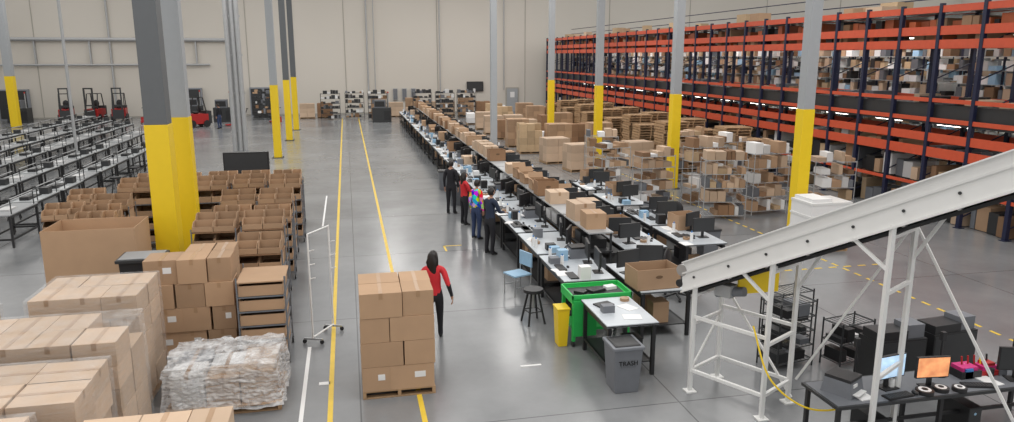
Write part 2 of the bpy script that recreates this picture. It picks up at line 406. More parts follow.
# pole stand
k=K()
for x,y in((-.17,-.3),(.17,.3)):
    k.rod((x,y,.08),(x,y,2.0),.014,WHITE)
k.rod((-.17,-.3,2),(.17,.3,2),.014,WHITE);k.rod((-.17,-.3,.12),(.17,.3,.12),.016,WHITE)
for x,y in((-.17,-.3),(.17,.3)):
    k.beam((x-.16,y+.06,.09),(x+.16,y-.06,.09),.03,.03,STEEL)
    for s in(-1,1): k.rod((x+s*.15,y-s*.05-.01,.04),(x+s*.15,y-s*.05+.012,.04),.038,BLACK,10)
    for z in(1.2,1.45,1.7): k.rod((x,y,z),(x+.1,y-.05,z+.03),.008,WHITE)
k.build('rolling_pole_stand',(-.6,12.95,0))

# ---------------- left assembly tables ----------------
def asm(v):
    k=K(); k.b0(-.36,.36,-.9,.9,.87,.9,TOPM if v else TOPG)
    for i in(-1,1):
        for j in(-1,1): k.b0(i*.33-.025,i*.33+.025,j*.82-.025,j*.82+.025,0,.87,BLACK)
        k.b0(i*.33-.02,i*.33+.02,-.82,.82,.2,.25,BLACK); k.b0(i*.33-.02,i*.33+.02,-.82,.82,.80,.87,BLACK)
    for j in(-1,1): k.b0(-.33,.33,j*.82-.02,j*.82+.02,.2,.25,BLACK); k.rod((.33,j*.7,.9),(.33,j*.7,1.3),.015,DARK)
    k.rod((.33,-.7,1.3),(.33,.7,1.3),.014,GALV); k.rod((-.33,-.9,.93),(-.33,.9,.93),.02,GALV)
    k.b0(-.2,.1,-.3,.2,.9,.94,BLACK if v else PAPER,.7)
    if v: k.b0(.0,.25,.3,.6,.9,1.1,DARK); k.b0(-.15,.1,-.7,-.45,.9,1.0,BLACK)
    return k.mesh('assembly_table')
AT=[asm(0),asm(1)]
for X,y0,y1 in((-9.2,22,36),(-11.2,22,44),(-13.4,27,50),(-15.4,30,53),(-17.6,34,57)):
    y=y0
    while y<y1:
        put(random.choice(AT),'assembly_table',(X+R(-.05,.05),y,0),R(-.02,.02)); y+=1.95
def stool():
    k=K(); k.rod((0,0,.62),(0,0,.68),.19,BLACK,18); k.rod((0,0,.3),(0,0,.62),.03,STEEL)
    for i in range(4):
        a=math.pi/4+i*math.pi/2; k.beam((math.cos(a)*.1,math.sin(a)*.1,.62),(math.cos(a)*.24,math.sin(a)*.24,.0),.03,.03,BLACK)
        b=a+math.pi/2; k.rod((math.cos(a)*.19,math.sin(a)*.19,.25),(math.cos(b)*.19,math.sin(b)*.19,.25),.012,BLACK)
    return k.mesh('stool')
ST=stool()
put(ST,'stool',(3.3,12.85,0),.2)
for y in(23,26,28.5,31,34): put(ST,'stool',(-8.4,y+.3,0),.3)
for y in(25,29,33.5,38): put(ST,'stool',(-10.3,y,0),.3)

# ---------------- packing row ----------------
def ptable(w=1.0,l=1.85,v=0):
    k=K(); k.b0(-w/2,w/2,-l/2,l/2,.86,.9,TOP)
    k.b0(-w/2-.004,w/2+.004,-l/2-.004,l/2+.004,.865,.885,DARK)
    for i in(-1,1):
        for j in(-1,1): k.b0(i*(w/2-.06)-.03,i*(w/2-.06)+.03,j*(l/2-.06)-.03,j*(l/2-.06)+.03,0,.86,BLACK)
        k.b0(i*(w/2-.06)-.02,i*(w/2-.06)+.02,-l/2+.06,l/2-.06,.76,.86,BLACK)
        k.beam((i*(w/2-.06),-l/2+.06,.2),(i*(w/2-.06),l/2-.06,.2),.04,.04,BLACK)
    k.b0(-w/2+.06,w/2-.06,-l/2+.1,l/2-.1,.2,.22,DARK)
    q=0
    while -l/2+.2+q*.5+.38<l/2:
        x=R(-.3,.05);y=-l/2+.2+q*.5; s=R(.25,.38)
        if v!=q: k.b0(x,x+s,y,y+s,.22,.22+R(.2,.4),random.choice([CARD,BLACK,GREY,BLACK,BLACK]))
        q+=1
    return k.mesh('packing_table')
PT=[ptable(v=i) for i in range(3)]
def monitor(scr=DARK,w=.52,h=.32):
    k=K(); k.b0(-w/2,w/2,-.02,.02,.14,.14+h,BLACK); k.b0(-w/2+.012,w/2-.012,-.023,-.02,.155,.128+h,scr)
    k.b0(-.03,.03,.02,.05,.0,.3,BLACK); k.b0(-.12,.12,-.08,.1,0,.015,BLACK); return k.mesh('computer_monitor')
MN=monitor(); MN1=monitor(SCR,.5,.32); MN2=monitor(SCR2,.46,.29)
def printer():
    k=K(); k.frustum((0,0,0),.36,.4,.32,.34,.2,GREY); k.b0(-.16,.16,-.17,.17,.2,.24,BLACK); k.b0(-.12,.12,-.26,-.17,.04,.055,PAPER); k.b0(-.1,.0,-.19,-.17,.13,.17,PAPER)
    return k.mesh('label_printer')
PR=printer()
def clutter(n,big=False):
    k=K()
    for i in range(9):
        x=R(-.36,.05);y=-.82+i*.19; t=random.random()
        if t<.25: k.box((x,y,.004),(.22,.3,.008),PAPER,1,R(-.6,.6))
        elif t<.5: k.b0(x-.1,x+.1,y-.09,y+.09,0,R(.08,.25),random.choice([GREY,BLACK,BLACK,LBLUE,PAPER,DARK]))
        elif t<.6: k.rod((x,y,0),(x,y,.05),.08,TAPE,14); k.rod((x,y,.05),(x,y,.052),.04,BLACK,14)
        elif t<.82: k.b0(x-.08,x+.08,y-.2,y+.2,0,.025,BLACK); k.ell((x+.15,y,.02),(.03,.05,.02),BLACK,nu=8,nv=5)
        else: k.rod((x,y,0),(x,y,.2),.035,PAPER,12); k.rod((x,y,.2),(x,y,.24),.015,BLUE,8)
    return k.mesh('packing_supplies')
CL=[clutter(i) for i in range(6)]
def cart(opn,sx,sy,sz,m=CARD):
    k=K()
    if opn==2: bin_(k,-sx/2,-sy/2,0,sx,sy,sz,m)
    elif opn: opencarton(k,-sx/2,-sy/2,0,sx,sy,sz,m)
    else: carton(k,-sx/2,-sy/2,0,sx,sy,sz,m)
    return k.mesh('cardboard_carton')
CB=[cart(0,.45,.5,.35),cart(2,.6,.52,.36),cart(0,.5,.6,.4,CARDL),cart(0,.5,.55,.3,CARDL),cart(2,.58,.48,.4,CARDD),cart(0,.4,.45,.45),cart(1,.42,.5,.3)]
def spine():
    k=K(); l=1.9
    for i in(-1,1):
        for j in(-1,1): k.b0(i*.24-.02,i*.24+.02,j*.9-.02,j*.9+.02,0,1.3,DARK)
    for z in(.3,.85,1.27): k.b0(-.28,.28,-.95,.95,z,z+.03,GALV if z>1 else DARK)
    for y in(-.7,-.2,.35):
        k.b0(-.22,.22,y,y+.42,.33,.33+R(.25,.4),random.choice([CARD,BLACK,GREY])); k.b0(-.22,.22,y,y+.4,.88,.88+R(.15,.3),random.choice([CARD,BLACK,BLACK,PAPER]))
    return k.mesh('shelf_unit')
SP=[spine() for i in range(3)]
put(ptable(.86,1.3,1),'packing_table',(4.22,10.78,0)) ; k=K()
k.box((-.15,.3,.012),(.3,.2,.024),BLACK,1,.3); k.box((.2,.1,.004),(.22,.3,.008),PAPER,1,.4); k.box((.1,-.35,.004),(.3,.22,.008),PAPER,1,-.2); k.b0(-.3,-.1,-.1,.05,0,.12,GREY); k.rod((.28,.45,0),(.28,.45,.05),.08,TAPE,14)
k.build('packing_supplies',(4.22,10.78,.9))
y=13.4;i=0
while y<55:
    put(PT[i%3],'packing_table',(4.3,y,0)); put(CL[i%6],'packing_supplies',(4.2,y,.9))
    put(MN,'computer_monitor',(4.6,y-.45+R(-.1,.1),.9),-math.pi/2+R(-.9,.2))
    put(MN,'computer_monitor',(4.62,y+.15+R(-.08,.08),.9),-math.pi/2+R(-.9,.3))
    if i%2==0: put(PR,'label_printer',(4.55,y+.68,.9),-math.pi/2)
    elif i>5: put(CB[(i//2)%7],'cardboard_carton',(4.55,y+.68,.9),R(-.1,.1))
    if y>15:
        put(SP[i%3],'shelf_unit',(5.2,y,0))
        for q in((-.62,.02,.66) if y>28 else (-.4,.5)):
            if random.random()<(.88 if y>28 else .68): put(random.choice(CB),'cardboard_carton',(5.2,y+q,1.3),R(-.08,.08))
        put(PT[(i+1)%3],'packing_table',(6.25,y,0)); put(CL[(i+2)%6],'packing_supplies',(6.55,y,.9))
        put(MN,'computer_monitor',(6.03,y-.5+R(-.08,.08),.9),R(-.2,.5)); put(MN,'computer_monitor',(6.03,y+.1+R(-.08,.08),.9),R(-.3,.5))
        if random.random()<.6: put(random.choice(CB),'cardboard_carton',(6.1,y+.64,.9),R(-.1,.1))
        elif y<30: put(PR,'label_printer',(6.1,y+.66,.9),.2)
    y+=1.98;i+=1
# near cluster right
put(PT[2],'packing_table',(5.45,12.5,0)); k=K(); bin_(k,-.42,-.3,0,.84,.55,.38,CARD); k.build('cardboard_carton',(5.3,11.95,.9),.05)
put(MN,'computer_monitor',(5.15,12.75,.9),.3); put(MN,'computer_monitor',(5.7,13.0,.9),-.3)
for y in(15.4,17.4,19.9,22.4):
    put(PT[1],'packing_table',(7.7,y,0)); put(MN,'computer_monitor',(7.95,y+.3,.9),.3+R(-.3,.3)); put(MN,'computer_monitor',(7.9,y-.35,.9),R(-.4,.4))
    put(CL[int(y)%6],'packing_supplies',(7.6,y,.9))
    if y!=17.4: put(CB[1],'cardboard_carton',(7.9,y+.66,.9) ,.1)
    else: put(PR,'label_printer',(7.95,y+.7,.9),.3)
k=K(); k.frustum((0,0,.0),.36,.36,.46,.46,.7,GREY); k.frustum((0,0,.7),.5,.5,.48,.48,.05,BLACK); WB=k.mesh('waste_bin')
put(WB,'waste_bin',(3.5,24.4,0)); put(WB,'waste_bin',(3.5,27.4,0)); put(WB,'waste_bin',(8.8,16.5,0))
# green cart
k=K(); k.b0(-.55,.55,-.34,.34,.8,.88,GREEN); k.b0(-.48,.48,-.29,.29,.88,.885,DARK)
k.b0(-.55,.55,-.36,-.33,.88,.95,GREEN);k.b0(-.55,.55,.33,.36,.88,.95,GREEN);k.b0(-.55,-.52,-.36,.36,.88,.95,GREEN);k.b0(.52,.55,-.36,.36,.88,.95,GREEN)
for i in(-1,1):
    for j in(-1,1): k.b0(i*.5-.03,i*.5+.03,j*.31-.03,j*.31+.03,.1,.8,GREEN); k.rod((i*.5-.02,j*.31,.05),(i*.5+.02,j*.31,.05),.05,BLACK,12); k.rod((i*.5,j*.31,.05),(i*.5,j*.31,.12),.02,STEEL)
k.b0(-.5,.5,-.31,.31,.28,.33,GREEN); k.b0(-.52,-.1,-.37,-.3,.2,.85,GREEN,.9)
k.box((0,0,.91),(.3,.2,.05),BLACK,1,.4); k.box((.3,.1,.91),(.2,.15,.06),PAPER,1,.2);k.box((-.3,-.05,.91),(.16,.2,.05),BLACK,1,.8)
k.build('green_cart',(4.2,11.86,0),bevel=.006)
k=K(); k.frustum((0,0,0),.16,.24,.22,.3,.68,YEL); k.b0(-.12,.12,-.16,.16,.68,.71,YEL,.9); k.build('yellow_bin',(3.52,11.7,0),bevel=.01)
# trash bin with lettering
k=K(); k.frustum((0,0,0),.37,.4,.46,.48,.72,GREY); k.frustum((0,0,.70),.5,.52,.5,.52,.05,GREY,1.2)
k.frustum((0,0,.75),.42,.44,.38,.4,.02,BLACK); k.b0(-.12,.12,-.233,-.2,.42,.56,GREY,.8)
tb=k.build('trash_bin',(3.95,9.84,0),bevel=.012)
tx=bpy.data.curves.new('lettering','FONT'); tx.body='TRASH'; tx.size=.1; tx.align_x='CENTER'; tx.extrude=.002; tx.materials.append(PAPER)
to=bpy.data.objects.new('lettering',tx); sc.collection.objects.link(to); to.parent=tb; to.location=(0,-.24,.46); to.rotation_euler=(math.pi/2-.06,0,0)
# blue chair
k=K(); k.b0(-.22,.22,-.22,.22,.44,.47,LBLUE); k.b0(-.22,.22,.2,.23,.6,.9,LBLUE)
for i in(-1,1):
    k.rod((i*.2,-.2,0),(i*.2,-.2,.44),.013,STEEL); k.rod((i*.2,.2,0),(i*.2,.22,.9),.013,STEEL); k.rod((i*.2,-.2,.2),(i*.2,.2,.2),.01,STEEL)
BC=k.mesh('blue_chair'); put(BC,'blue_chair',(3.4,14.6,0),-1.2)

# ---------------- conveyor ----------------
def P(u,w,z): return (4.85+.5*u+.866*w, 9.6-.866*u+.5*w, z)
zt=lambda u:2.06+.52*u
k=K(); U0,U1=-.1,8.5
def slab(w0,w1,d0,d1,m,u0=U0,u1=U1,tone=1):
    vs=[P(u,w,zt(u)+d) for u in(u0,u1) for w,d in((w0,d0),(w1,d0),(w1,d1),(w0,d1))]
    k.add(vs,[(0,1,2,3),(7,6,5,4),(0,4,5,1),(1,5,6,2),(2,6,7,3),(3,7,4,0)],m,tone)
for w in(0,.76):
    slab(w-.015,w+.015,-.46,0,WHITE)
    slab(w-.06,w+.06,-.02,.0,WHITE); slab(w-.05,w+.05,-.48,-.45,WHITE); slab(w-.035,w+.035,-.2,-.17,WHITE,tone=.92)
slab(.02,.74,-.1,-.06,WHITE); slab(.06,.70,-.055,-.05,WHITE,tone=.9)
slab(.1,.66,-.56,-.51,BELT); slab(.05,.71,-.40,-.36,GALV)
u=.1
while u<8.3:
    k.rod(P(u,-.03,zt(u)-.3),P(u,-.02,zt(u)-.3),.02,DARK,8)
    k.rod(P(u,.0,zt(u)-.47),P(u,.76,zt(u)-.47),.03,STEEL,8); u+=.55
k.rod(P(-.12,-.02,zt(-.12)-.13),P(-.12,.78,zt(-.12)-.13),.09,STEEL,16)
k.rod(P(-.15,-.02,zt(-.12)-.34),P(-.15,.78,zt(-.12)-.34),.06,BELT,16)
us=(.12,1.3,2.75,4.4,6.2)
for fu in us:
    zb=zt(fu)-.44
    for w in(0,.76):
        k.beam(P(fu,w,0.02),P(fu,w,zb),.055,.055,WHITE); k.b0(P(fu,w,0)[0]-.08,P(fu,w,0)[0]+.08,P(fu,w,0)[1]-.08,P(fu,w,0)[1]+.08,0,.02,WHITE)
    for z in (.35,1.1,zb-.15,2.2): 
        if z<zb and not(fu==2.75 and z==.35): k.beam(P(fu,0,z),P(fu,.76,z),.045,.045,WHITE)
    if fu<1: k.beam(P(fu,0,.35),P(fu,.76,1.1),.03,.03,WHITE)
for w in(0,.76):
    k.beam(P(.12,w,.35),P(1.3,w,.35),.045,.045,WHITE); k.beam(P(.12,w,1.2),P(1.3,w,1.2),.045,.045,WHITE)
    k.beam(P(4.4,w,.35),P(6.2,w,.35),.045,.045,WHITE)
k.beam(P(1.35,.76,.1),P(.2,.76,1.5),.03,.03,WHITE)
k.beam(P(2.75,.76,3.0),P(1.4,.76,.4),.03,.03,WHITE); k.beam(P(2.7,.8,3.0),P(4.4,.8,.15),.03,.03,WHITE)
for fu in us[1:]:
    k.beam(P(fu,-.0,zt(fu)-1.0),P(fu-.45,0,zt(fu-.45)-.44),.04,.04,WHITE)
    k.beam(P(fu,.76,zt(fu)-1.0),P(fu+.4,.76,zt(fu+.4)-.44),.04,.04,WHITE)
k.b0(5.45,6.1,9.22,9.25,1.6,2.0,YEL); k.b0(5.45,6.1,9.25,9.5,1.97,2.0,YEL)
k.box(P(.45,.3,zt(.45)-.66),(.26,.2,.18),GALV,1,-1.05); k.rod(P(.3,.3,zt(.3)-.66),P(.75,.3,zt(.7)-.75),.07,GREY,14)
k.build('inclined_conveyor')
# air hose
ctl=[Vector(q) for q in((5.3,8.75,1.6),(5.35,8.6,1.35),(5.42,8.25,.75),(5.72,7.95,.45),(6.05,7.7,.47),(6.4,7.42,.77),(6.6,7.5,.78))]
pts=[]
for i in range(len(ctl)-3):
    for t in range(8):
        t/=8; a,b,c,d=ctl[i:i+4]; pts.append(.5*((2*b)+(c-a)*t+(2*a-5*b+4*c-d)*t*t+(3*b-a-3*c+d)*t**3))
k=K(); k.path(pts,.013,YEL); k.build('yellow_air_hose')

# wire shelving
def wires(w,d,H,n,m,fill,name,loc,rz=0):
    k=K()
    for i in(-1,1):
        for j in(-1,1): k.rod((i*w/2,j*d/2,0),(i*w/2,j*d/2,H),.014,m)
    for s in range(n):
        z=.12+s*(H-.16)/(n-1)
        for j in(-1,1): k.rod((-w/2,j*d/2,z),(w/2,j*d/2,z),.01,m)
        for i in(-1,1): k.rod((i*w/2,-d/2,z),(i*w/2,d/2,z),.01,m)
        for q in range(9): k.rod((-w/2+w*(q+.5)/9,-d/2,z),(-w/2+w*(q+.5)/9,d/2,z),.005,m,4)
        if s<n-1 or fill!='dark':
            x=-w/2+.03; hh=(H-.16)/(n-1)
            while x<w/2-.1:
                bw=R(.1,.26) if fill=='dark' else R(.12,.34); bw=min(bw,w/2-.02-x)
                if fill in('dark','dmix'): mm=random.choice([BLACK,BLACK,DARK,DARK,GREY,PAPER,CARDD if fill=='dmix' else DARK,CARD if fill=='dmix' else BLACK])
                else: mm=random.choice([CARD,CARDL,CARDD,TAN,CARD,PAPER,CARDL,GREY,CARDL,CARDD,PAPER])
                if random.random()<(.85 if fill!='all' else .74): k.b0(x,x+bw-.015,-d/2+.04,d/2-.04,z+.01,z+.01+hh*R(.2,.8),mm,R(.7,1.1))
                x+=bw
    return k.build(name,loc,rz)
wires(.75,.45,1.15,5,DARK,'dark','wire_shelf',(6.9,10.1,0),.2)
wires(.7,.45,1.0,4,DARK,'dark','wire_shelf',(7.5,11.0,0),.2)
wires(.7,.4,.8,3,DARK,'dark','wire_shelf',(7.9,9.9,0),.2)
for x,y,h in((11.4,20.6,1.9),(13.1,21.0,2.0),(11.9,22.9,2.0),(14.4,22.6,1.9),(10.2,23.2,1.7),(13.5,24.2,2.0),(14.9,20.2,1.8),(9.9,26.5,1.6),(13.4,27.3,1.9),(10.2,28.6,1.8)): wires(1.3,.6,h,5,GALV,'all','wire_shelf',(x,y,0),R(-.25,.25))

# desk bottom right
D=-.3
k=K(); k.b0(5.75,9.2,7.55,8.3,.71,.75,DARK); k.b0(5.78,9.17,7.58,8.27,.75,.755,GREY)
for x in(5.8,7.3,9.1):
    for y in(7.6,8.22): k.b0(x,x+.05,y,y+.05,0,.71,BLACK)
k.beam((5.82,7.9,.3),(9.1,7.9,.3),.04,.04,BLACK); k.build('computer_desk',(0,D,0))
put(MN1,'computer_monitor',(6.74,7.9+D,.755),.15); put(MN2,'computer_monitor',(7.3,7.8+D,.755),-.1)
put(PR,'label_printer',(6.1,7.95+D,.755),.5)
k=K(); k.b0(-.2,.2,-.07,.07,0,.02,BLACK)
for i in range(10):
    for j in range(4): k.b0(-.19+i*.038,-.16+i*.038,-.06+j*.03,-.036+j*.03,.02,.028,DARK)
km=k.mesh('keyboard'); put(km,'keyboard',(6.7,7.66+D,.755),.1); put(km,'keyboard',(7.95,7.7+D,.755),-.3)
k=K(); k.rod((0,0,0),(0,0,.012),.1,BLACK,16); k.rod((0,0,0),(0,0,.5),.015,BLACK); k.b0(-.03,.03,-.03,.03,.5,.62,BLACK); PL=k.mesh('desk_pole'); put(PL,'desk_pole',(7.7,8.1+D,.755)); put(PL,'desk_pole',(6.42,8.15+D,.755))
k=K(); k.b0(-.42,.42,-.2,.2,0,.95,BLACK); k.b0(-.40,.40,-.205,-.2,.03,.92,DARK); k.b0(-.40,.1,-.18,.15,.95,1.08,BLACK); k.b0(.12,.4,-.15,.15,.95,1.15,GREY); EC=k.mesh('equipment_cabinet'); put(EC,'equipment_cabinet',(7.75,8.75,0)); put(EC,'equipment_cabinet',(8.75,8.85,0),.1)
k=K(); k.b0(-.32,.0,-.12,.12,0,.1,BLACK); k.b0(.02,.36,-.1,.1,0,.07,RED); k.b0(-.3,-.05,-.1,.1,.1,.15,PINK); k.b0(.05,.3,-.08,.08,.07,.13,PINK); k.b0(.1,.25,-.07,.07,.13,.17,RED)
for i in range(5): k.rod((-.2+i*.1,.02,.12),(-.2+i*.1,.04,.26),.012,random.choice([RED,BLACK,YEL]))
k.build('red_tool_tray',(8.2,8.02+D,.755))
k=K()
for dx,dy,r in((0,0,.11),(.26,.02,.1),(.5,-.03,.09)):
    k.rod((dx,dy,0),(dx,dy,.05),r,BLACK,18); k.rod((dx,dy,.05),(dx,dy,.055),r*.7,PAPER,18); k.rod((dx,dy,.055),(dx,dy,.06),r*.35,BLACK,18)
k.build('label_roll',(7.1,7.67+D,.755))
k=K(); k.ell((0,0,.03),(.035,.055,.028),BLACK); k.build('computer_mouse',(6.95,7.66+D,.753))
k=K(); k.b0(-.1,.1,-.22,.22,0,.42,BLACK); k.b0(-.09,.09,-.223,-.22,.02,.4,DARK); k.rod((0,-.225,.33),(0,-.222,.33),.02,LBLUE,10); PCm=k.mesh('computer_tower'); put(PCm,'computer_tower',(8.98,7.9+D,.755)); put(PCm,'computer_tower',(6.55,7.95+D,0)); put(PCm,'computer_tower',(8.0,7.95+D,0))
put(MN,'computer_monitor',(8.6,7.75+D,.755),-.3)
k=K()
for x,t in((-1.25,0),(-.95,2),(.7,0),(.85,2),(1.05,1),(.5,1),(-.7,2)):
    if t==0: k.box((x,-.22,.006),(.2,.28,.012),PAPER,1,R(-.5,.5))
    elif t==1: k.b0(x-.06,x+.06,-.1,.02,0,R(.06,.16),random.choice([BLACK,GREY,BLUE]))
    else: k.rod((x,-.1,0),(x,-.1,.12),.035,random.choice([BLACK,PAPER]),12)
k.build('desk_supplies',(7.5,8.0+D,.755))
def ochair():
    k=K(); k.rod((0,0,.1),(0,0,.45),.03,STEEL)
    for i in range(5):
        a=i*2*math.pi/5; k.beam((0,0,.12),(.28*math.cos(a),.28*math.sin(a),.07),.04,.03,BLACK); k.ell((.28*math.cos(a),.28*math.sin(a),.035),(.035,.035,.035),BLACK,nu=10,nv=6)
    k.ell((0,0,.48),(.25,.24,.06),BLACK); k.ell((0,.23,.8),(.22,.05,.26),BLACK); k.beam((0,.2,.45),(0,.25,.75),.05,.03,BLACK)
    return k.mesh('office_chair')
OC=ochair()
put(OC,'office_chair',(6.6,13.6,0),.8); put(OC,'office_chair',(8.9,18.7,0),2.8)
# white crate right
k=K(); pallet(k,0,0,0,1.15,.9); k.b0(0,1.15,0,.9,.12,1.3,PAPER)
for z in(.12,.5,.9,1.25): k.b0(-.015,1.165,-.015,.915,z,z+.06,WHITE)
k.b0(.05,.6,.05,.85,1.3,1.4,PAPER); k.build('white_crate',(11.5,16.2,0))

# ---------------- wooden pallet stacks & goods on right ----------------
def pstack(n):
    k=K()
    for i in range(n): pallet(k,-.6+R(-.03,.03),-.5+R(-.03,.03),i*.125,1.2,1.0)
    return k.mesh('wooden_pallet_stack')
PS=[pstack(14),pstack(17),pstack(10)]
y=26.5;i=0
while y<50:
    put(PS[i%3],'wooden_pallet_stack',(15.7,y,0),R(-.05,.05))
    if i%3!=1 and y>29: put(PS[(i+1)%3],'wooden_pallet_stack',(14.3,y+.2,0),R(-.05,.05))
    y+=1.35;i+=1
def goods(nx,ny,nz,m):
    k=K(); pallet(k,-.6,-.5,0,1.2,1.0)
    for c in range(nz):
        for i in range(nx):
            for j in range(ny):
                if c==nz-1 and random.random()<.3: continue
                carton(k,-.6+i*1.2/nx,-.5+j/ny,.12+c*.36,1.2/nx-.01,1/ny-.01,.355,m,R(.8,1.2),tape=False)
    return k.mesh('pallet_of_goods')
GP=[goods(3,2,4,CARD),goods(2,2,3,CARDL),goods(3,2,3,CARDD),goods(2,2,2,PAPER),goods(3,3,4,TAN)]
for i in range(24):
    x=(9.3,10.7,13.0,14.6)[i%4]; y=37+(i//4)*3.4+R(-.3,.3)
    if x>14 and y<51: continue
    put(random.choice(GP),'pallet_of_goods',(x,y,0),R(-.08,.08))
for x in(-3.2,-1.8,2.6,4.0,5.4,6.8,8.4,9.9,11.4,12.8): put(random.choice(GP),'pallet_of_goods',(x,62.6+R(-.5,.8),0),R(-.06,.06))
for x,y in((10.0,30.9),(12.9,31.3),(9.6,33.5)): put(GP[1],'pallet_of_goods',(x,y,0),.1)
for x,y in((.6,61.2),(-1.3,60.4),(2.4,60.0),(6,60.2),(7.8,59.8),(-6.6,62),(9.6,60)): wires(1.5,.6,2.1,6,DARK,'dmix','wire_shelf',(x,y,0))
def jack():
    k=K()
    for i in(-1,1): k.b0(i*.2-.07,i*.2+.07,0.06,1.2,.06,.12,RED); k.rod((i*.2-.04,1.1,.05),(i*.2+.04,1.1,.05),.05,BLACK,10)
    k.b0(-.27,.27,-.12,.1,.08,.5,RED); k.beam((0,-.1,.4),(0,-.4,1.2),.05,.05,BLACK); k.beam((-.18,-.4,1.2),(.18,-.4,1.2),.04,.04,BLACK); k.rod((-.05,-.1,.09),(.05,-.1,.09),.09,BLACK,12)
    return k.mesh('pallet_jack')
PJ=jack()
for x,y,a in((-5.2,58,.4),(-7.6,57,2),(-15,60,.3),(-13.2,60.5,2.5)): put(PJ,'pallet_jack',(x,y,0),a)
def machine():
    k=K(); k.b0(-.7,.7,-.5,.5,0,1.1,DARK); k.b0(-.55,.3,-.4,.4,1.1,1.7,GREY); k.b0(-.5,.25,-.42,-.4,1.2,1.6,BLACK); k.rod((.5,0,1.1),(.5,0,2.2),.04,STEEL); k.ell((.5,0,2.25),(.06,.06,.08),RED,nu=10,nv=6); k.b0(.2,.65,-.52,-.5,.2,.9,BLACK)
    return k.mesh('wrapping_machine')
WM=machine()
for x,y in((-9.4,60.5),(-24.5,62.8),(-26.5,61.2),(-12,62.9),(2.6,57.6)): put(WM,'wrapping_machine',(x,y,0),R(-.2,.2))

# ---------------- pick module rack ----------------
k=K(); inv=K()
X0=17.6; Y0,Y1=5,64.5; bay=1.6
n=int((Y1-Y0)/bay)
for i in range(n+1):
    y=Y0+i*bay
    for x in(X0,X0+1.3):
        k.b0(x-.07,x+.05,y-.06,y+.06,0,6.55,NAVY)
    for z in(.3,1.3,2.3,3.3,4.3,5.3):
        k.beam((X0,y,z),(X0+1.3,y,z+.5),.03,.03,NAVY)
    k.b0(X0-.12,X0+.12,y-.1,y+.1,0,.02,NAVY)
for x in(X0-.03,X0+1.33):
    for z,h in((6.28,.2),(5.22,.26),(5.62,.26),(3.62,.12),(3.02,.13),(1.95,.3),(2.42,.26),(1.0,.1)):
        k.b0(x-.02,x+.02,Y0,Y0+n*bay,z,z+h,ORG)
k.b0(X0,40,Y0,64.5,6.3,6.36,DARK)
k.b0(X0,40,Y0,64.5,2.95,3.02,DARK)
k.b0(X0+.1,X0+1.2,Y0,64.5,3.1,3.55,DARK)
k.b0(X0+.05,X0+1.25,Y0,64.5,2.02,2.05,GALV)
for z in(6.9,7.3): k.b0(X0+2.3,X0+2.34,Y0,64.5,z,z+.04,NAVY)
k.build('pick_module_rack')
for i in range(n):
    y=Y0+i*bay
    for z,hh in((0.02,.9),(1.1,.8),(2.06,.34),(3.56,.3),(5.3,.5),(5.85,.4)):
        yy=y+.08
        while yy<y+bay-.25:
            w=R(.25,.5)
            w=min(w,y+bay-.08-yy)
            up=z>5
            if random.random()<(.85 if z<3 else .75 if up else .35): inv.b0(X0+R(.12,.3),X0+1.1,yy,yy+w-.03,z,z+hh*R(.4,1),random.choice([OBIN,OBIN,OBIN,CARD,CARDD,BLACK] if up else [CARD,CARD,CARDD,CARDL,BLACK,GREY,BLACK,TAN,PAPER,DARK,GREY]),R(.55,1.1))
            yy+=w
for X in(20.6,22.8,25.5,29,33):
    for i in range(0,34):
        y=8+i*1.7
        for z0 in(0,3.02):
            inv.b0(X-.02,X+.02,y-.03,y+.03,z0,z0+2.3,NAVY)
            for s in range(5):
                z=z0+.15+s*.45
                inv.b0(X-.2,X+.25,y+.04,y+1.66,z,z+.02,GALV)
                yy=y+.1
                while yy<y+1.5:
                    w=R(.2,.45)
                    if random.random()<.72: inv.b0(X-.17,X+.2,yy,min(yy+w-.03,y+1.62),z+.02,z+.02+R(.15,.38),random.choice([PAPER,PAPER,CARDL,CARD,PAPER,TAN,LBLUE,GREY,CARDD,BLACK,CARDL]),R(.7,1.15))
                    yy+=w
inv.build('shelved_inventory')
k=K()
for X in(19.7,21.7,24.2,27.3,31):
    y=8
    while y<62:
        k.b0(X-.08,X+.08,y,y+1.5,5.95,6.0,LAMP); k.b0(X-.11,X+.11,y-.03,y+1.53,6.0,6.06,WHITE); k.b0(X-.01,X+.01,y+.6,y+.62,6.06,6.3,DARK)
        k.b0(X-.06,X+.06,y,y+1.3,2.7,2.74,LAMP); k.b0(X-.01,X+.01,y+.6,y+.62,2.74,2.95,DARK)
        y+=3.0
k.build('fluorescent_lights')
k=K()
for i in range(22):
    y=R(22,62);x=R(17.9,20)
    s=R(.4,.7); k.b0(x,x+s,y,y+s*1.3,6.36,6.36+R(.3,.6),random.choice([CARD,CARDL,TAN,CARD]))
k.build('deck_cartons')
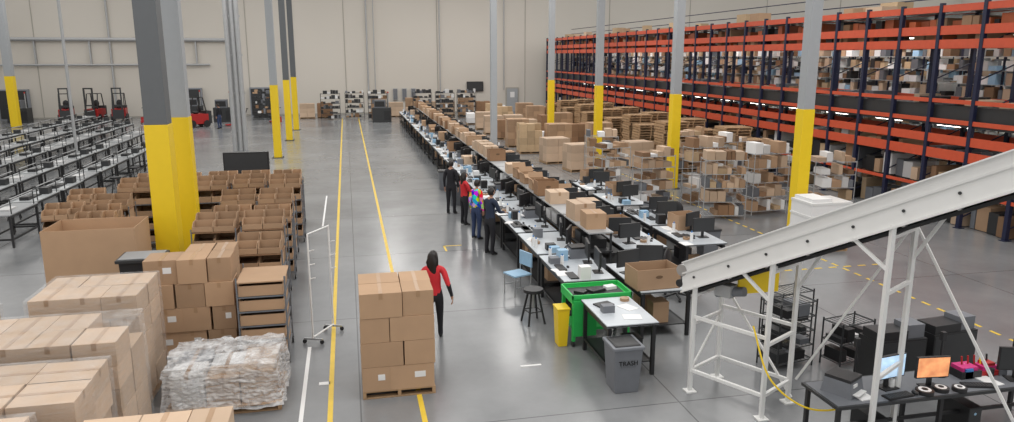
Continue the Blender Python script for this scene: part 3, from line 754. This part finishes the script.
# ---------------- forklifts ----------------
def fork():
    k=K(); k.b0(-.5,.5,-.9,.6,.25,.95,RED); k.b0(-.48,.48,-1.15,-.75,.25,1.15,DARK)
    for i in(-1,1):
        k.rod((i*.42,.35,.28),(i*.58,.35,.28),.28,BLACK,16); k.rod((i*.42,-.75,.25),(i*.56,-.75,.25),.25,BLACK,16)
        k.beam((i*.42,.45,.95),(i*.4,.1,2.1),.06,.06,BLACK); k.beam((i*.42,-.8,1.1),(i*.4,-.6,2.1),.06,.06,BLACK)
        k.b0(i*.3-.05,i*.3+.05,.72,.82,.1,2.6,DARK); k.b0(i*.25-.06,i*.25+.06,.85,1.9,.06,.1,DARK)
    for q in range(5): k.b0(-.42,.42,-.6+q*.17,-.55+q*.17,2.1,2.14,BLACK)
    for z in(.3,1.2,2.5): k.b0(-.35,.35,.74,.8,z,z+.1,DARK)
    k.b0(-.4,.4,.82,.86,.2,.9,DARK); k.ell((0,-.2,1.05),(.25,.28,.1),BLACK,nu=10,nv=6); k.ell((0,-.5,1.35),(.22,.08,.28),BLACK,nu=10,nv=6); k.rod((0,.2,.95),(0,.1,1.35),.03,BLACK)
    return k.mesh('forklift')
FK=fork()
for x in(-21.4,-19.4,-17.6): put(FK,'forklift',(x,63.2,0),math.pi+R(-.3,.3))
put(FK,'forklift',(-10.8,56,0),2.2)

# ---------------- people ----------------
def skin(verts,edges,rad,roots,sub=2):
    me=bpy.data.meshes.new('tmp'); me.from_pydata(verts,edges,[]); o=bpy.data.objects.new('tmp',me); sc.collection.objects.link(o)
    md=o.modifiers.new('s','SKIN'); md.use_smooth_shade=True
    sk=me.skin_vertices[0] if me.skin_vertices else None
    if sk is None:
        bpy.context.view_layer.objects.active=o; bpy.ops.mesh.customdata_skin_add(); sk=me.skin_vertices[0]
    for i,r in enumerate(rad): sk.data[i].radius=r if isinstance(r,tuple) else (r,r); sk.data[i].use_root=(i in roots)
    ss=o.modifiers.new('u','SUBSURF'); ss.levels=sub; ss.render_levels=sub
    dg=bpy.context.evaluated_depsgraph_get(); e=o.evaluated_get(dg).to_mesh()
    vs=[v.co.copy() for v in e.vertices]; fs=[tuple(f.vertices) for f in e.polygons]
    o.evaluated_get(dg).to_mesh_clear(); bpy.data.objects.remove(o); bpy.data.meshes.remove(me)
    return vs,fs
def seg_d(p,a,b):
    ab=b-a; t=max(0,min(1,(p-a).dot(ab)/max(1e-9,ab.length_squared))); return (p-(a+ab*t)).length
def person(loc,heading,H,top,pants,arms,legs='stand',sleeve=None,long=False,lean=0,headturn=0,fore=None):
    s=H/1.75; sleeve=sleeve or top; fore=fore or sleeve
    J={'pel':(0,0,.94),'waist':(0,.01+lean*.3,1.08),'chest':(0,lean*.7,1.30),'nb':(0,lean,1.45),'neck':(0,.01+lean*1.1,1.54)}
    for n,sg in(('l',-1),('r',1)):
        J['sh'+n]=(sg*.175,lean,1.41)
        a=arms if isinstance(arms,str) else arms[0 if sg<0 else 1]
        if a=='work': J['el'+n]=(sg*.23,.10+lean,1.15); J['wr'+n]=(sg*.14,.34+lean,1.10); hd=Vector((-sg*.1,1,-.15))
        elif a=='back': J['el'+n]=(sg*.27,-.10+lean,1.15); J['wr'+n]=(sg*.33,-.06,.92); hd=Vector((sg*.1,.1,-1))
        elif a=='fwd': J['el'+n]=(sg*.24,.05+lean,1.14); J['wr'+n]=(sg*.23,.22,.97); hd=Vector((0,.6,-.8))
        else: J['el'+n]=(sg*.225,-.02,1.14); J['wr'+n]=(sg*.235,.04,.89); hd=Vector((0,.1,-1))
        J['hd'+n]=hd.normalized()
        J['hip'+n]=(sg*.095,0,.88)
        if legs=='walk':
            if sg>0: J['kn'+n]=(sg*.1,.14,.50); J['an'+n]=(sg*.1,.22,.09); J['he'+n]=(sg*.1,.18,.04); J['to'+n]=(sg*.11,.38,.04)
            else: J['kn'+n]=(sg*.1,-.05,.49); J['an'+n]=(sg*.1,-.30,.13); J['he'+n]=(sg*.1,-.33,.10); J['to'+n]=(sg*.11,-.16,.035)
        else:
            J['kn'+n]=(sg*.105,.02,.49); J['an'+n]=(sg*.11,-.02,.09); J['he'+n]=(sg*.11,-.05,.04); J['to'+n]=(sg*.13,.15,.035)
    names=['pel','waist','chest','nb','neck']; rad=[(.155,.115),(.13,.10),(.155,.115),(.085,.075),(.052,.052)]
    E=[('pel','waist','t'),('waist','chest','t'),('chest','nb','t'),('nb','neck','sk')]
    for n in'lr':
        palm=Vector(J['wr'+n])+J['hd'+n]*.07; J['pm'+n]=tuple(palm)
        names+=['sh'+n,'el'+n,'wr'+n,'pm'+n,'hip'+n,'kn'+n,'an'+n,'he'+n,'to'+n]
        rad+=[(.068,.068),(.048,.048),(.031,.031),(.036,.022),(.098,.098),(.068,.068),(.045,.045),(.038,.035),(.036,.03)]
        E+=[('nb','sh'+n,'t'),('sh'+n,'el'+n,'s'),('el'+n,'wr'+n,'s2'),('wr'+n,'pm'+n,'sk'),('pel','hip'+n,'p'),('hip'+n,'kn'+n,'p'),('kn'+n,'an'+n,'p'),('an'+n,'he'+n,'f'),('an'+n,'to'+n,'f')]
    idx={n:i for i,n in enumerate(names)}
    vs,fs=skin([J[n] for n in names],[(idx[a],idx[b]) for a,b,_ in E],rad,{0})
    mp={'t':top,'sk':SKIN,'s':sleeve,'s2':fore,'p':pants,'f':BLACK}
    k=K(); segs=[(Vector(J[a]),Vector(J[b]),mp[l]) for a,b,l in E]
    byf={}
    for f in fs:
        c=sum((vs[i] for i in f),Vector())/len(f)
        if c.z<.93 and abs(c.x)<.17 and c.z>.5: m=pants
        else: m=min(segs,key=lambda q:seg_d(c,q[0],q[1]))[2]
        byf.setdefault(m,[]).append(f)
    k.v+=[tuple(v) for v in vs]
    for m,ff in byf.items():
        i=k.mi(m)
        for f in ff: k.f.append(list(f)); k.m.append(i); k.t.append(1); k.s.append(True)
    fv=[];fe=[];fr=[];roots=set()
    for n,sg in(('l',-1),('r',1)):
        d=J['hd'+n]; pm=Vector(J['pm'+n]); side=Vector((1,0,0)) if abs(d.z)<.6 else Vector((0,1,0))
        side=(side-d*side.dot(d)).normalized(); nrm=d.cross(side).normalized()
        if nrm.z>0 or (abs(d.z)>.6 and nrm.x*sg>0): nrm=-nrm
        for q,(o,l) in enumerate(((-.03,.058),(-.01,.075),(.01,.08),(.03,.07))):
            b=len(fv); roots.add(b); p0=pm+side*o-d*.01
            p1=p0+d*(.02+l*.5); p2=p1+d*l*.42+nrm*l*.2; p3=p2+d*l*.2+nrm*l*.3
            fv+=[p0,p1,p2,p3]; fe+=[(b,b+1),(b+1,b+2),(b+2,b+3)]; fr+=[.010,.009,.008,.007]
        b=len(fv); roots.add(b); sd=side if abs(d.z)>.6 else side*(-sg)
        p0=pm+sd*.02-d*.045; p1=p0+sd*.03+d*.025+nrm*.01; p2=p1+sd*.01+d*.03+nrm*.01
        fv+=[p0,p1,p2]; fe+=[(b,b+1),(b+1,b+2)]; fr+=[.012,.010,.008]
    a,b=skin(fv,fe,fr,roots,1); k.add(a,b,SKIN,1,True)
    hc=Vector(J['neck'])+Vector((0,.02,.10))
    M=Matrix.Translation(hc)@Matrix.Rotation(headturn,4,'Z')
    def hf(u,p):
        if u.z<0: p.x*=1+.30*u.z; p.y*=1+.12*u.z
        return p
    k.ell((0,0,0),(.076,.094,.118),SKIN,M,24,16,fn=hf)
    k.ell((0,.094,-.015),(.012,.018,.026),SKIN,M,10,8)
    for sg in(-1,1):
        k.ell((sg*.03,.080,.012),(.014,.010,.009),EYW,M,10,6); k.ell((sg*.03,.088,.012),(.006,.005,.006),HAIR,M,8,6)
        k.ell((sg*.03,.086,.033),(.018,.006,.004),HAIR,M,8,6); k.ell((sg*.078,-.005,-.005),(.010,.018,.028),SKIN,M,8,8)
    k.ell((0,.084,-.055),(.022,.008,.007),LIP,M,10,6)
    k.ell((0,-.008,.012),(.086,.104,.122),HAIR,M,24,16,keep=lambda u:(u.y<.15 and u.z>-.55) or u.z>.5)
    if long:
        def lf(u,p):
            p.x*=1+.15*math.sin(p.z*30); return p
        k.ell((0,-.085,-.13),(.10,.05,.24),HAIR,M,16,14,fn=lf)
        for sg in(-1,1): k.ell((sg*.07,-.03,-.08),(.035,.05,.16),HAIR,M,12,10)
    for i,v in enumerate(k.v): k.v[i]=(v[0]*s,v[1]*s,v[2]*s)
    zmin=min(v[2] for v in k.v); k.v=[(v[0],v[1],v[2]-zmin) for v in k.v]
    k.build('person',loc,heading)
person((1.35,12.3,0),-.15,1.68,RCL,BCL,('fwd','back'),'walk',sleeve=RCL,long=True,headturn=-.3,fore=BCL)
person((3.42,17.85,0),-1.0,1.74,NCL,BCL,'work',lean=.04)
person((3.36,19.5,0),-.9,1.68,TIE,JEAN,'down',lean=.02,headturn=.3)
person((3.3,21.3,0),-1.2,1.62,RCL,BCL,'work',sleeve=RCL,long=True)
person((3.15,23.0,0),-.5,1.74,BCL,BCL,'down')
person((-8.8,54.5,0),1,1.75,BCL,JEAN,'down')
person((17.0,33,0),1.6,1.72,NCL,JEAN,'work')

# ---------------- lighting ----------------
w=bpy.data.worlds.new('world'); sc.world=w; w.use_nodes=True
w.node_tree.nodes['Background'].inputs[0].default_value=(1,.985,.96,1); w.node_tree.nodes['Background'].inputs[1].default_value=.88
for x in(-20,-6.5,3,9,16,30):
    for y in(8,24,40,56):
        l=bpy.data.lights.new('skylight','AREA'); l.shape='RECTANGLE'; l.size=1.8; l.size_y=5; l.energy=260; l.color=(1,.97,.93)
        o=bpy.data.objects.new('high_bay_light',l); sc.collection.objects.link(o); o.location=(x,y,11.4)
for y in(14,26,38,50):
    l=bpy.data.lights.new('mezzanine_light','AREA'); l.shape='RECTANGLE'; l.size=.3; l.size_y=9; l.energy=90; l.color=(1,.98,.95)
    o=bpy.data.objects.new('mezzanine_light',l); sc.collection.objects.link(o); o.location=(19.7,y,5.9)
print('objects',len(bpy.data.objects))
